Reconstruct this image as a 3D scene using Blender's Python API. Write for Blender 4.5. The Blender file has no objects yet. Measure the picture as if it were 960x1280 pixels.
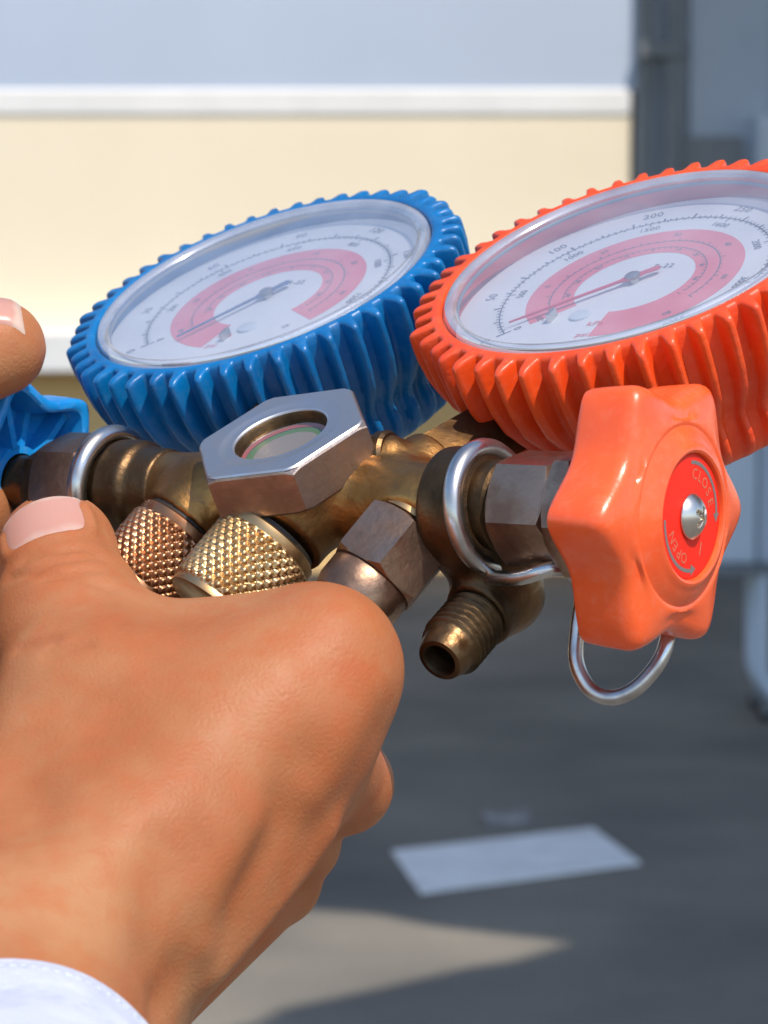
import bpy, math, random
import numpy as np
from mathutils import Matrix, Vector
random.seed(4)
rng = np.random.default_rng(7)
S = bpy.context.scene
COL = S.collection
PI = math.pi

# ------------------------------------------------------------------ camera
CAM_H, F_PX, HORIZON = 1.5, 3500.0, 300.0
PITCH = math.atan((640 - HORIZON) / F_PX)
cd = bpy.data.cameras.new('camera')
cam = bpy.data.objects.new('camera', cd)
COL.objects.link(cam)
cam.location = (0, 0, CAM_H)
cam.rotation_euler = (PI / 2 - PITCH, 0, 0)
cd.sensor_fit = 'VERTICAL'
cd.sensor_height = 36
cd.lens = F_PX / 1280 * 36
cd.clip_start, cd.clip_end = 0.02, 4000
cd.dof.use_dof = True
cd.dof.focus_distance = 0.472
cd.dof.aperture_fstop = 40
S.camera = cam

# ------------------------------------------------------------------ light
SUN = Vector((0.27, -0.46, 0.80)).normalized()          # direction towards the sun
W = bpy.data.worlds.new('World'); S.world = W; W.use_nodes = True
nt = W.node_tree
bg = nt.nodes['Background']
sk = nt.nodes.new('ShaderNodeTexSky'); sk.sky_type = 'NISHITA'; sk.sun_disc = False
sk.sun_elevation = math.asin(SUN.z)
sk.sun_rotation = math.atan2(SUN.x, SUN.y)
sk.air_density = 1.0; sk.dust_density = 0.6; sk.ozone_density = 1.5
nt.links.new(sk.outputs[0], bg.inputs['Color'])
bg.inputs['Strength'].default_value = 0.15
sl = bpy.data.lights.new('sun', 'SUN'); sl.energy = 3.1; sl.angle = math.radians(0.6)
sl.color = (1.0, 0.89, 0.765)
so = bpy.data.objects.new('sun', sl); COL.objects.link(so)
so.rotation_euler = SUN.to_track_quat('Z', 'Y').to_euler()
so.location = (4, -6, 9)
S.view_settings.view_transform = 'Standard'
S.view_settings.look = 'None'
S.view_settings.gamma = 1
S.view_settings.exposure = 0.58
S.render.film_transparent = False
S.cycles.max_bounces = 8
S.cycles.use_denoising = True

# ------------------------------------------------------------------ frames
# manifold frame (a along the bar, b towards the gauges, c out of the dials), mm, to camera space
R_M = np.array([[0.8112248, 0.4965905, -0.3087267], [0.0009563, 0.5268503, 0.8499576], [0.5847336, -0.6898019, 0.4269191]])
T_M = np.array([-18.7088, 13.3908, -480.0443])
cp, sp = math.cos(PITCH), math.sin(PITCH)
R_C = np.array([[1, 0, 0], [0, sp, -cp], [0, cp, sp]])      # camera axes in world columns
def cpt(px, py, D):                                        # camera-space mm of an image point at depth D
    return np.array([(px - 480) / F_PX * D, (640 - py) / F_PX * D, -D])
def loc(px, py, D):                                        # the same in the manifold frame
    return R_M.T @ (cpt(px, py, D) - T_M)

# ------------------------------------------------------------------ materials
def mat(name, col, rough=0.5, metal=0.0, **kw):
    m = bpy.data.materials.new(name); m.use_nodes = True
    b = m.node_tree.nodes['Principled BSDF']
    b.inputs['Base Color'].default_value = (*col, 1)
    b.inputs['Roughness'].default_value = rough
    b.inputs['Metallic'].default_value = metal
    for k, v in kw.items():
        b.inputs[k.replace('_', ' ')].default_value = v
    return m
def nn(m, t, **kw):
    n = m.node_tree.nodes.new(t)
    for k, v in kw.items():
        if hasattr(n, k): setattr(n, k, v)
        else: n.inputs[k].default_value = v
    return n
def lk(m, a, b): m.node_tree.links.new(a, b)
def P(m): return m.node_tree.nodes['Principled BSDF']
def vary(m, c1, c2, scale, detail=4, lo=0.35, hi=0.65, rough=None, stretch=None):
    tc = nn(m, 'ShaderNodeTexCoord'); n = nn(m, 'ShaderNodeTexNoise'); n.inputs['Scale'].default_value = scale
    n.inputs['Detail'].default_value = detail
    src = tc.outputs['Object']
    if stretch:
        mp = nn(m, 'ShaderNodeMapping'); mp.inputs['Scale'].default_value = stretch
        lk(m, src, mp.inputs[0]); src = mp.outputs[0]
    lk(m, src, n.inputs['Vector'])
    r = nn(m, 'ShaderNodeValToRGB'); e = r.color_ramp.elements
    e[0].position, e[1].position = lo, hi; e[0].color = (*c1, 1); e[1].color = (*c2, 1)
    lk(m, n.outputs['Fac'], r.inputs['Fac']); lk(m, r.outputs['Color'], P(m).inputs['Base Color'])
    if rough:
        mr = nn(m, 'ShaderNodeMapRange'); mr.inputs[1].default_value = lo; mr.inputs[2].default_value = hi
        mr.inputs[3].default_value, mr.inputs[4].default_value = rough
        lk(m, n.outputs['Fac'], mr.inputs[0]); lk(m, mr.outputs[0], P(m).inputs['Roughness'])
    return n, r
def bump(m, scale, dist, strength=1.0, detail=3, kind='noise'):
    tc = nn(m, 'ShaderNodeTexCoord')
    if kind == 'noise':
        n = nn(m, 'ShaderNodeTexNoise'); n.inputs['Detail'].default_value = detail; out = n.outputs['Fac']
    else:
        n = nn(m, 'ShaderNodeTexVoronoi'); n.feature = 'DISTANCE_TO_EDGE'; out = n.outputs['Distance']
    n.inputs['Scale'].default_value = scale
    lk(m, tc.outputs['Object'], n.inputs['Vector'])
    b = nn(m, 'ShaderNodeBump'); b.inputs['Distance'].default_value = dist; b.inputs['Strength'].default_value = strength
    lk(m, out, b.inputs['Height'])
    prev = P(m).inputs['Normal']
    if prev.is_linked: lk(m, prev.links[0].from_socket, b.inputs['Normal'])
    lk(m, b.outputs[0], prev)

M_blue = mat('blue_rubber', (0.0, 0.115, 0.40), 0.3); vary(M_blue, (0.0005, 0.105, 0.30), (0.001, 0.155, 0.41), 60, rough=(0.42, 0.26)); bump(M_blue, 900, 0.00008)
M_red = mat('orange_rubber', (0.85, 0.10, 0.03), 0.35); vary(M_red, (0.72, 0.056, 0.008), (0.80, 0.084, 0.012), 60, rough=(0.46, 0.3)); bump(M_red, 900, 0.00008)
M_redk = mat('orange_plastic', (0.85, 0.11, 0.025), 0.28); vary(M_redk, (0.78, 0.088, 0.018), (0.84, 0.115, 0.026), 90, rough=(0.34, 0.24)); bump(M_redk, 1500, 0.00003)
M_bluek = mat('blue_plastic', (0.005, 0.17, 0.5), 0.3); vary(M_bluek, (0.006, 0.20, 0.54), (0.012, 0.26, 0.64), 90, rough=(0.36, 0.26)); bump(M_bluek, 1500, 0.00003)
M_brass = mat('aged_brass', (0.45, 0.27, 0.11), 0.35, 1.0); vary(M_brass, (0.085, 0.047, 0.022), (0.45, 0.235, 0.075), 42, 7, 0.38, 0.62, rough=(0.58, 0.36)); bump(M_brass, 500, 0.0002); bump(M_brass, 120, 0.0004, 0.6)
M_brassd = mat('dark_brass', (0.2, 0.12, 0.06), 0.35, 1.0); vary(M_brassd, (0.05, 0.034, 0.02), (0.17, 0.10, 0.048), 80, 6, 0.36, 0.62, rough=(0.58, 0.38)); bump(M_brassd, 500, 0.0002); bump(M_brassd, 120, 0.0004, 0.6)
M_bronze = mat('bronze_nut', (0.38, 0.2, 0.12), 0.3, 1.0); vary(M_bronze, (0.19, 0.12, 0.085), (0.38, 0.25, 0.175), 120, 6, 0.35, 0.6, rough=(0.52, 0.34)); bump(M_bronze, 700, 0.0001)
M_copper = mat('coppery_knurl', (0.62, 0.33, 0.16), 0.3, 1.0); vary(M_copper, (0.26, 0.12, 0.06), (0.55, 0.30, 0.16), 110, 5, 0.35, 0.6, rough=(0.5, 0.3))
M_gold = mat('brass_knurl', (0.7, 0.46, 0.22), 0.3, 1.0); vary(M_gold, (0.34, 0.205, 0.09), (0.60, 0.41, 0.21), 110, 5, 0.35, 0.6, rough=(0.5, 0.32))
M_nutface = mat('sky_grey_face', (0.62, 0.62, 0.63), 0.32, 1.0); vary(M_nutface, (0.44, 0.44, 0.45), (0.62, 0.62, 0.63), 140, 4, 0.3, 0.7, rough=(0.52, 0.38))
M_nutside = mat('worn_nickel', (0.4, 0.3, 0.25), 0.4, 1.0); vary(M_nutside, (0.30, 0.215, 0.165), (0.50, 0.40, 0.34), 110, 6, 0.35, 0.62, rough=(0.5, 0.34)); bump(M_nutside, 700, 0.0001)
M_steel = mat('steel_wire', (0.55, 0.54, 0.52), 0.25, 1.0); vary(M_steel, (0.36, 0.34, 0.32), (0.66, 0.65, 0.63), 200, 4, 0.3, 0.7, rough=(0.42, 0.2))
M_screw = mat('screw_steel', (0.62, 0.58, 0.52), 0.3, 1.0)
M_dial = mat('dial_white', (0.60, 0.63, 0.68), 0.5)
M_band = mat('dial_red_band', (0.66, 0.17, 0.21), 0.5)
M_ink = mat('black_ink', (0.10, 0.115, 0.16), 0.6)
M_inkr = mat('red_ink', (0.6, 0.08, 0.1), 0.6)
M_needb = mat('needle_blue_grey', (0.05, 0.10, 0.24), 0.4)
M_needr = mat('needle_red', (0.55, 0.05, 0.1), 0.4)
M_label = mat('label_red', (0.80, 0.022, 0.008), 0.5, Specular_IOR_Level=0.2)
M_prt = mat('label_print', (0.17, 0.15, 0.14), 0.5)
M_prt2 = mat('label_letters', (0.60, 0.15, 0.075), 0.5)
M_hole = mat('dark_bore', (0.02, 0.015, 0.01), 0.6)
M_sight = mat('sight_disc', (0.23, 0.20, 0.17), 0.35)
M_sgreen = mat('sight_ring_green', (0.09, 0.17, 0.045), 0.35)
M_sred = mat('sight_ring_red', (0.32, 0.07, 0.03), 0.35)

def dusty(m, amt, tint=(0.5, 0.45, 0.4)):
    """dust in the grooves and scuffs on the high spots"""
    b = P(m); src = b.inputs['Base Color'].links[0].from_socket
    tc = nn(m, 'ShaderNodeTexCoord'); n = nn(m, 'ShaderNodeTexNoise'); n.inputs['Scale'].default_value = 420; n.inputs['Detail'].default_value = 6; n.inputs['Roughness'].default_value = 0.7
    lk(m, tc.outputs['Object'], n.inputs['Vector'])
    r = nn(m, 'ShaderNodeValToRGB'); r.color_ramp.elements[0].position = 0.50; r.color_ramp.elements[1].position = 0.80
    r.color_ramp.elements[1].color = (amt, amt, amt, 1); lk(m, n.outputs['Fac'], r.inputs['Fac'])
    mx = nn(m, 'ShaderNodeMix', data_type='RGBA'); lk(m, r.outputs[0], mx.inputs[0]); lk(m, src, mx.inputs[6]); mx.inputs[7].default_value = (*tint, 1)
    lk(m, mx.outputs[2], b.inputs['Base Color'])
dusty(M_blue, 0.16, (0.25, 0.36, 0.45)); dusty(M_red, 0.15, (0.75, 0.35, 0.22)); dusty(M_redk, 0.16, (0.8, 0.4, 0.28)); dusty(M_bluek, 0.25, (0.3, 0.4, 0.5))
for m_ in (M_brass, M_brassd, M_bronze): dusty(m_, 0.5, (0.11, 0.085, 0.065))
def clear(name, tint, ior=1.5, rough=0.02, gain=1.0, base=0.045, haze=0.0):
    m = bpy.data.materials.new(name); m.use_nodes = True; n = m.node_tree.nodes; n.clear()
    out = n.new('ShaderNodeOutputMaterial'); mx = n.new('ShaderNodeMixShader')
    tr = n.new('ShaderNodeBsdfTransparent'); tr.inputs[0].default_value = (*tint, 1)
    gl = n.new('ShaderNodeBsdfGlossy'); gl.inputs['Roughness'].default_value = rough
    fr = n.new('ShaderNodeLayerWeight'); fr.inputs[0].default_value = 0.5
    pw = n.new('ShaderNodeMath'); pw.operation = 'POWER'; pw.inputs[1].default_value = 5.0
    ad = n.new('ShaderNodeMath'); ad.operation = 'MULTIPLY_ADD'; ad.inputs[1].default_value = 0.95; ad.inputs[2].default_value = base
    mu = n.new('ShaderNodeMath'); mu.operation = 'MULTIPLY'; mu.inputs[1].default_value = gain; mu.use_clamp = True
    l = m.node_tree.links
    l.new(fr.outputs['Facing'], pw.inputs[0]); l.new(pw.outputs[0], ad.inputs[0]); l.new(ad.outputs[0], mu.inputs[0]); l.new(mu.outputs[0], mx.inputs[0]); l.new(tr.outputs[0], mx.inputs[1]); l.new(gl.outputs[0], mx.inputs[2])
    if haze:
        df = n.new('ShaderNodeBsdfDiffuse'); df.inputs[0].default_value = (0.62, 0.66, 0.74, 1); m2 = n.new('ShaderNodeMixShader')
        tc = n.new('ShaderNodeTexCoord'); no = n.new('ShaderNodeTexNoise'); no.inputs['Scale'].default_value = 70; no.inputs['Detail'].default_value = 6
        mr = n.new('ShaderNodeMapRange'); mr.inputs[1].default_value = 0.3; mr.inputs[2].default_value = 0.75; mr.inputs[3].default_value = haze * 0.55; mr.inputs[4].default_value = haze * 1.6
        l.new(tc.outputs['Object'], no.inputs['Vector']); l.new(no.outputs['Fac'], mr.inputs[0]); l.new(mr.outputs[0], m2.inputs[0])
        l.new(mx.outputs[0], m2.inputs[1]); l.new(df.outputs[0], m2.inputs[2]); l.new(m2.outputs[0], out.inputs[0])
    else: l.new(mx.outputs[0], out.inputs[0])
    return m
M_glass = clear('clear_lens', (0.97, 0.975, 0.98), 1.55, 0.03, 3.0, 0.05, 0.12)
M_rim = clear('clear_rim', (0.70, 0.72, 0.76), 1.55, 0.09, 1.8, 0.22, 0.25)
M_sglass = clear('sight_glass_clear', (0.95, 0.95, 0.95), 1.5, 0.02, 1.8)

# ------------------------------------------------------------------ mesh helpers (mm in, metres out)
def mesh_obj(name, V, Fc, m, parent=None, ang=35, scale=0.001):
    me = bpy.data.meshes.new(name)
    V = np.asarray(V, float) * scale
    me.from_pydata(V.tolist(), [], Fc if isinstance(Fc, list) else Fc.tolist())
    me.validate(); me.update()
    mats = m if isinstance(m, (list, tuple)) else [m]
    for x in mats: me.materials.append(x)
    for p in me.polygons: p.use_smooth = True
    if ang is not None: me.set_sharp_from_angle(angle=math.radians(ang))
    o = bpy.data.objects.new(name, me); COL.objects.link(o)
    if parent is not None: o.parent = parent
    return o
class MB:
    def __init__(s): s.v = []; s.f = []; s.n = 0
    def add(s, V, Fc):
        V = np.asarray(V, float)
        s.v.append(V); s.f += [[i + s.n for i in q] for q in (Fc if isinstance(Fc, list) else Fc.tolist())]; s.n += len(V)
        return s
    def build(s, name, m, parent=None, ang=35, scale=0.001):
        return mesh_obj(name, np.concatenate(s.v), s.f, m, parent, ang, scale)
def frame(axis, up=(0, 0, 1)):
    z = np.asarray(axis, float); z = z / np.linalg.norm(z)
    x = np.cross(np.asarray(up, float), z)
    if np.linalg.norm(x) < 1e-3: x = np.cross((1, 0, 0), z)
    x /= np.linalg.norm(x); y = np.cross(z, x)
    return x, y, z
def grid_faces(rows, seg, closed=True):
    fs = []
    for i in range(rows - 1):
        for j in range(seg if closed else seg - 1):
            k = (j + 1) % seg
            fs.append([i * seg + j, i * seg + k, (i + 1) * seg + k, (i + 1) * seg + j])
    return fs
def lathe(o, axis, prof, seg=64, rf=None, up=(0, 0, 1), cap=(False, False)):
    """prof: list of (distance along axis, radius); rf(theta, z, r) -> radius"""
    x, y, z = frame(axis, up); o = np.asarray(o, float)
    th = np.arange(seg) / seg * 2 * PI
    V = []
    for (h, r) in prof:
        rr = rf(th, h, r) if rf else np.full(seg, r)
        V.append(o + h * z + rr[:, None] * (np.cos(th)[:, None] * x + np.sin(th)[:, None] * y))
    V = np.concatenate(V); fs = grid_faces(len(prof), seg)
    if cap[0]: fs.append(list(range(seg))[::-1])
    if cap[1]: fs.append([(len(prof) - 1) * seg + j for j in range(seg)])
    return V, fs
def hexpr(o, axis, h0, h1, af, rot=0, hole=0, up=(0, 0, 1), seg=72, ch=0.55, cf=1.02):
    ap = af / 2; rc = ap * cf
    def hx(th): return ap / np.cos(((th - rot + PI / 6) % (PI / 3)) - PI / 6)
    x, y, z = frame(axis, up); o = np.asarray(o, float)
    th = np.arange(seg) / seg * 2 * PI + rot
    rh = hx(th); dz = np.maximum(0, rh - rc) * ch
    rows = []
    def row(r, h): rows.append(o + np.outer(h if np.ndim(h) else np.full(seg, h), z) + np.asarray(r if np.ndim(r) else np.full(seg, r))[:, None] * (np.cos(th)[:, None] * x + np.sin(th)[:, None] * y))
    inner = hole if hole else 0.01
    row(inner, h0); row(np.minimum(rh, rc) * 0.985, h0); row(rh * 0.99, h0 + dz + 0.12); row(rh, h0 + dz + 0.4)
    row(rh, h1 - dz - 0.4); row(rh * 0.99, h1 - dz - 0.12); row(np.minimum(rh, rc) * 0.985, h1); row(inner, h1)
    return np.concatenate(rows), grid_faces(8, seg)
def tube(path, r, seg=14, sub=6, closed=False, caps=True):
    p = np.asarray(path, float); n = len(p)
    pts = []                                             # Catmull-Rom
    rng_ = range(n) if closed else range(n - 1)
    for i in rng_:
        g = (lambda k: p[k % n]) if closed else (lambda k: p[min(max(k, 0), n - 1)])
        p0, p1, p2, p3 = g(i - 1), g(i), g(i + 1), g(i + 2)
        for t in np.arange(sub) / sub:
            pts.append(0.5 * (2 * p1 + (p2 - p0) * t + (2 * p0 - 5 * p1 + 4 * p2 - p3) * t * t + (3 * p1 - p0 - 3 * p2 + p3) * t ** 3))
    if not closed: pts.append(p[-1])
    pts = np.array(pts); m = len(pts)
    tg = np.roll(pts, -1, 0) - np.roll(pts, 1, 0)
    if not closed: tg[0] = pts[1] - pts[0]; tg[-1] = pts[-1] - pts[-2]
    tg /= np.linalg.norm(tg, axis=1)[:, None]
    x, y, _ = frame(tg[0]); V = []; th = np.arange(seg) / seg * 2 * PI
    for i in range(m):
        x = x - tg[i] * (x @ tg[i]); x /= np.linalg.norm(x); y = np.cross(tg[i], x)
        V.append(pts[i] + r * (np.cos(th)[:, None] * x + np.sin(th)[:, None] * y))
    fs = grid_faces(m, seg)
    if closed:
        fs += [[(m - 1) * seg + j, (m - 1) * seg + (j + 1) % seg, (j + 1) % seg, j] for j in range(seg)]
    elif caps:
        fs.append(list(range(seg))[::-1]); fs.append([(m - 1) * seg + j for j in range(seg)])
    return np.concatenate(V), fs
def boxv(lo, hi):
    a, b = lo, hi
    V = [(a[0], a[1], a[2]), (b[0], a[1], a[2]), (b[0], b[1], a[2]), (a[0], b[1], a[2]), (a[0], a[1], b[2]), (b[0], a[1], b[2]), (b[0], b[1], b[2]), (a[0], b[1], b[2])]
    return V, [[3, 2, 1, 0], [4, 5, 6, 7], [0, 1, 5, 4], [1, 2, 6, 5], [2, 3, 7, 6], [3, 0, 4, 7]]
def bevel(o, w, seg=2):
    b = o.modifiers.new('bevel', 'BEVEL'); b.width = w; b.segments = seg; b.limit_method = 'ANGLE'; b.harden_normals = False
def tag(o, label=None, cat=None, group=None, kind=None):
    if label: o['label'] = label
    if cat: o['category'] = cat
    if group: o['group'] = group
    if kind: o['kind'] = kind
    return o
def empty(name, M=None):
    o = bpy.data.objects.new(name, None); COL.objects.link(o); o.empty_display_size = 0.02
    if M is not None: o.matrix_world = M
    return o

# signed distance fields -> mesh (surface nets)
def smin(a, b, k):
    if k <= 0: return np.minimum(a, b)
    h = np.maximum(k - np.abs(a - b), 0) / k
    return np.minimum(a, b) - h * h * k * 0.25
def sd_cone(Q, A, B, ra, rb):
    A = np.asarray(A, np.float32); B = np.asarray(B, np.float32); ab = B - A; d2 = float(ab @ ab)
    t = np.clip(((Q - A) @ ab) / d2, 0, 1)
    d = np.sqrt(((Q - A - t[..., None] * ab) ** 2).sum(-1))
    return d - (ra + (rb - ra) * t)
def sd_cyl(Q, A, B, ra, rb=None, rnd=0.5):
    rb = ra if rb is None else rb
    A = np.asarray(A, np.float32); B = np.asarray(B, np.float32); ab = B - A; L = float(np.linalg.norm(ab)); u = ab / L
    h = (Q - A) @ u; rad = np.sqrt(np.maximum(((Q - A) ** 2).sum(-1) - h * h, 0))
    rr = ra + (rb - ra) * np.clip(h / L, 0, 1)
    dx = rad - rr + rnd; dy = np.abs(h - L / 2) - L / 2 + rnd
    return np.minimum(np.maximum(dx, dy), 0) + np.sqrt(np.maximum(dx, 0) ** 2 + np.maximum(dy, 0) ** 2) - rnd
def nets(f, lo, hi, h):
    lo = np.asarray(lo, float); n = np.ceil((np.asarray(hi, float) - lo) / h).astype(int) + 1
    ax = [(lo[i] + h * np.arange(n[i])).astype(np.float32) for i in range(3)]
    D = np.empty(n, np.float32)
    st = 24
    for i in range(0, n[0], st):
        X, Y, Z = np.meshgrid(ax[0][i:i + st], ax[1], ax[2], indexing='ij')
        D[i:i + st] = f(np.stack([X, Y, Z], -1))
    s = D < 0
    c = np.zeros(n - 1, int)
    for dx in (0, 1):
        for dy in (0, 1):
            for dz in (0, 1):
                c += s[dx:n[0] - 1 + dx, dy:n[1] - 1 + dy, dz:n[2] - 1 + dz]
    act = (c > 0) & (c < 8)
    idx = np.full(n - 1, -1); ids = np.argwhere(act); idx[act] = np.arange(len(ids))
    acc = np.zeros((len(ids), 3)); cnt = np.zeros(len(ids))
    cor = [(0, 0, 0), (1, 0, 0), (0, 1, 0), (1, 1, 0), (0, 0, 1), (1, 0, 1), (0, 1, 1), (1, 1, 1)]
    for p in range(8):
        for q in range(p + 1, 8):
            dd = np.array(cor[q]) - cor[p]
            if abs(dd).sum() != 1: continue
            a = D[tuple((ids + cor[p]).T)]; b = D[tuple((ids + cor[q]).T)]
            m = (a < 0) != (b < 0); t = np.where(m, a / np.where(m, a - b, 1), 0)
            acc += np.where(m[:, None], np.array(cor[p]) + t[:, None] * dd, 0); cnt += m
    V = lo + h * (ids + acc / cnt[:, None])
    quads = []
    for axn in range(3):
        o1, o2 = [(1, 2), (2, 0), (0, 1)][axn]
        sl0 = [slice(1, -1)] * 3; sl0[axn] = slice(0, n[axn] - 1)
        sl1 = list(sl0); sl1[axn] = slice(1, n[axn])
        A = s[tuple(sl0)]; B = s[tuple(sl1)]
        off = np.ones(3, int); off[axn] = 0
        for m, flip in ((A & ~B, False), (~A & B, True)):
            e = np.argwhere(m) + off
            e1 = np.eye(3, dtype=int)[o1]; e2 = np.eye(3, dtype=int)[o2]
            q = np.stack([idx[tuple((e - e1 - e2).T)], idx[tuple((e - e2).T)], idx[tuple(e.T)], idx[tuple((e - e1).T)]], 1)
            quads.append(q[:, ::-1] if flip else q)
    Q = np.concatenate(quads); Q = Q[(Q >= 0).all(1)]
    return V, Q
def relax(V, Q, it=2, w=0.5):
    for _ in range(it):
        acc = np.zeros_like(V); cnt = np.zeros(len(V))
        for a, b in ((0, 1), (1, 2), (2, 3), (3, 0)):
            np.add.at(acc, Q[:, a], V[Q[:, b]]); np.add.at(acc, Q[:, b], V[Q[:, a]])
            np.add.at(cnt, Q[:, a], 1); np.add.at(cnt, Q[:, b], 1)
        V = V * (1 - w) + w * acc / np.maximum(cnt, 1)[:, None]
    return V

# flat lettering: default font turned into a mesh
def text_mesh(s, size):
    cu = bpy.data.curves.new('lettering', 'FONT'); cu.body = s; cu.size = size; cu.align_x = 'CENTER'; cu.align_y = 'CENTER'; cu.resolution_u = 2
    o = bpy.data.objects.new('lettering', cu); COL.objects.link(o)
    dg = bpy.context.evaluated_depsgraph_get(); dg.update()
    me = bpy.data.meshes.new_from_object(o.evaluated_get(dg))
    V = np.array([v.co[:] for v in me.vertices]).reshape(-1, 3); Fc = [list(p.vertices) for p in me.polygons]
    bpy.data.objects.remove(o); bpy.data.curves.remove(cu); bpy.data.meshes.remove(me)
    return V, Fc
TXT = {}
def glyphs(s, size):
    if (s, size) not in TXT: TXT[(s, size)] = text_mesh(s, size)
    return TXT[(s, size)]
def put_text(mb, s, size, o, ex, ey):
    V, Fc = glyphs(s, size)
    if len(V): mb.add(np.asarray(o) + V[:, :1] * np.asarray(ex) + V[:, 1:2] * np.asarray(ey), Fc)

# ================================================================== SETTING
def plane_sheet(name, pts, z, m, parent=None):
    return mesh_obj(name, [(x, y, z) for x, y in pts], [list(range(len(pts)))], m, parent, None, 1.0)
M_asph = mat('asphalt', (0.1, 0.1, 0.1), 0.85)
def asphalt():
    m = M_asph
    tc = nn(m, 'ShaderNodeTexCoord')
    a = nn(m, 'ShaderNodeTexNoise'); a.inputs['Scale'].default_value = 1.3; a.inputs['Detail'].default_value = 6; lk(m, tc.outputs['Object'], a.inputs['Vector'])
    b = nn(m, 'ShaderNodeTexNoise'); b.inputs['Scale'].default_value = 90; b.inputs['Detail'].default_value = 3; lk(m, tc.outputs['Object'], b.inputs['Vector'])
    r = nn(m, 'ShaderNodeValToRGB'); e = r.color_ramp.elements; e[0].position, e[1].position = 0.3, 0.72
    e[0].color = (0.115, 0.112, 0.102, 1); e[1].color = (0.255, 0.234, 0.194, 1)
    lk(m, a.outputs['Fac'], r.inputs['Fac'])
    mx = nn(m, 'ShaderNodeMix', data_type='RGBA'); mx.blend_type = 'MULTIPLY'; mx.inputs[0].default_value = 0.5
    r2 = nn(m, 'ShaderNodeValToRGB'); r2.color_ramp.elements[0].position = 0.3; r2.color_ramp.elements[1].position = 0.7
    r2.color_ramp.elements[0].color = (0.5, 0.5, 0.5, 1); r2.color_ramp.elements[1].color = (1.3, 1.3, 1.3, 1)
    lk(m, b.outputs['Fac'], r2.inputs['Fac']); lk(m, r.outputs[0], mx.inputs[6]); lk(m, r2.outputs[0], mx.inputs[7])
    lk(m, mx.outputs[2], P(m).inputs['Base Color'])
asphalt(); bump(M_asph, 140, 0.006)
tag(plane_sheet('ground', [(-600, -600), (600, -600), (600, 900), (-600, 900)], 0, M_asph), kind='structure')
def gpt(px, py):
    d = CAM_H * F_PX / (py - HORIZON) ; return ((px - 480) / F_PX * d, d)
M_paint = mat('road_paint', (0.72, 0.73, 0.74), 0.6); vary(M_paint, (0.72, 0.73, 0.74), (0.86, 0.87, 0.88), 9, 6, 0.3, 0.6)
def slab(name, pts, z0, z1, m, parent=None):
    n = len(pts); V = [(x, y, z0) for x, y in pts] + [(x, y, z1) for x, y in pts]
    fs = [list(range(n))[::-1], list(range(n, 2 * n))] + [[i, (i + 1) % n, n + (i + 1) % n, n + i] for i in range(n)]
    return mesh_obj(name, V, fs, m, parent, 30, 1.0)
mk = slab('road_marking', [gpt(490, 1075), gpt(527, 1129), gpt(806, 1090), gpt(745, 1045)], 0.0005, 0.006, M_paint)
tag(mk, 'white painted parallelogram on the shaded grey asphalt, the larger mark', 'road marking')
M_paint2 = mat('worn_paint', (0.3, 0.31, 0.32), 0.7); vary(M_paint2, (0.17, 0.17, 0.17), (0.32, 0.33, 0.34), 14, 6, 0.4, 0.6)
mk2 = slab('road_marking', [gpt(604, 1024), gpt(612, 1042), gpt(668, 1038), gpt(664, 1022)], 0.0005, 0.005, M_paint2)
tag(mk2, 'small faded grey paint mark just beyond the white parallelogram', 'road marking')

def wbox(name, lo, hi, m, parent=None, bev=0.004):
    V, Fc = boxv(lo, hi); o = mesh_obj(name, V, Fc, m, parent, 30, 1.0)
    if bev: bevel(o, bev)
    return o
# ---- cream building
M_cream = mat('cream_render', (0.78, 0.64, 0.43), 0.8); vary(M_cream, (0.81, 0.715, 0.54), (0.86, 0.765, 0.59), 1.2, 6, 0.3, 0.7); bump(M_cream, 60, 0.003)
M_tan = mat('shade_brown_render', (0.7, 0.48, 0.24), 0.8); vary(M_tan, (0.74, 0.47, 0.19), (0.80, 0.54, 0.24), 1.5, 6, 0.3, 0.7)  # brown of the ledge's shade put into the lower wall's colour
M_white = mat('white_trim', (0.80, 0.80, 0.79), 0.5); vary(M_white, (0.74, 0.74, 0.73), (0.82, 0.82, 0.81), 2.5, 5)
M_clad = mat('pale_blue_cladding', (0.50, 0.56, 0.65), 0.5); vary(M_clad, (0.45, 0.53, 0.66), (0.49, 0.57, 0.70), 0.7, 4)
YB = 12.6
bld = empty('building', Matrix.Translation((-1.5, YB, 0)))
# its right end butts against the shed
def bz(py, d=YB): return CAM_H - (py - HORIZON) * d / F_PX
tag(bld, 'cream walled building with white bands and pale blue upper cladding behind the gauges', 'building')
X0, X1 = -14.2, 2.6
z_led0, z_led1, z_cop0, z_cop1 = bz(462), bz(412), bz(146), bz(114)
wbox('wall', (X0, 0.0, z_led1 - 0.02), (X1, 5, z_cop0 + 0.02), M_cream, bld)
wbox('lower_wall', (X0, 0.05, -0.05), (X1, 5, z_led0 + 0.02), M_tan, bld)
wbox('ledge', (X0, -0.22, z_led0), (X1, 0.4, z_led1), M_white, bld, 0.01)
wbox('white_band', (X0, -0.012, z_cop0), (X1, 0.4, z_cop1), M_white, bld, 0.01)
for i in range(5):
    wbox('cladding_panel', (X0 + i * 3.37, 0.0, z_cop1 - 0.01), (X0 + i * 3.37 + 3.366, 0.3, 5.0), M_clad, bld, 0.001)
wbox('roof', (X0 - 0.1, -0.15, 5.0), (X1 + 0.02, 5, 5.15), M_white, bld)

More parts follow.
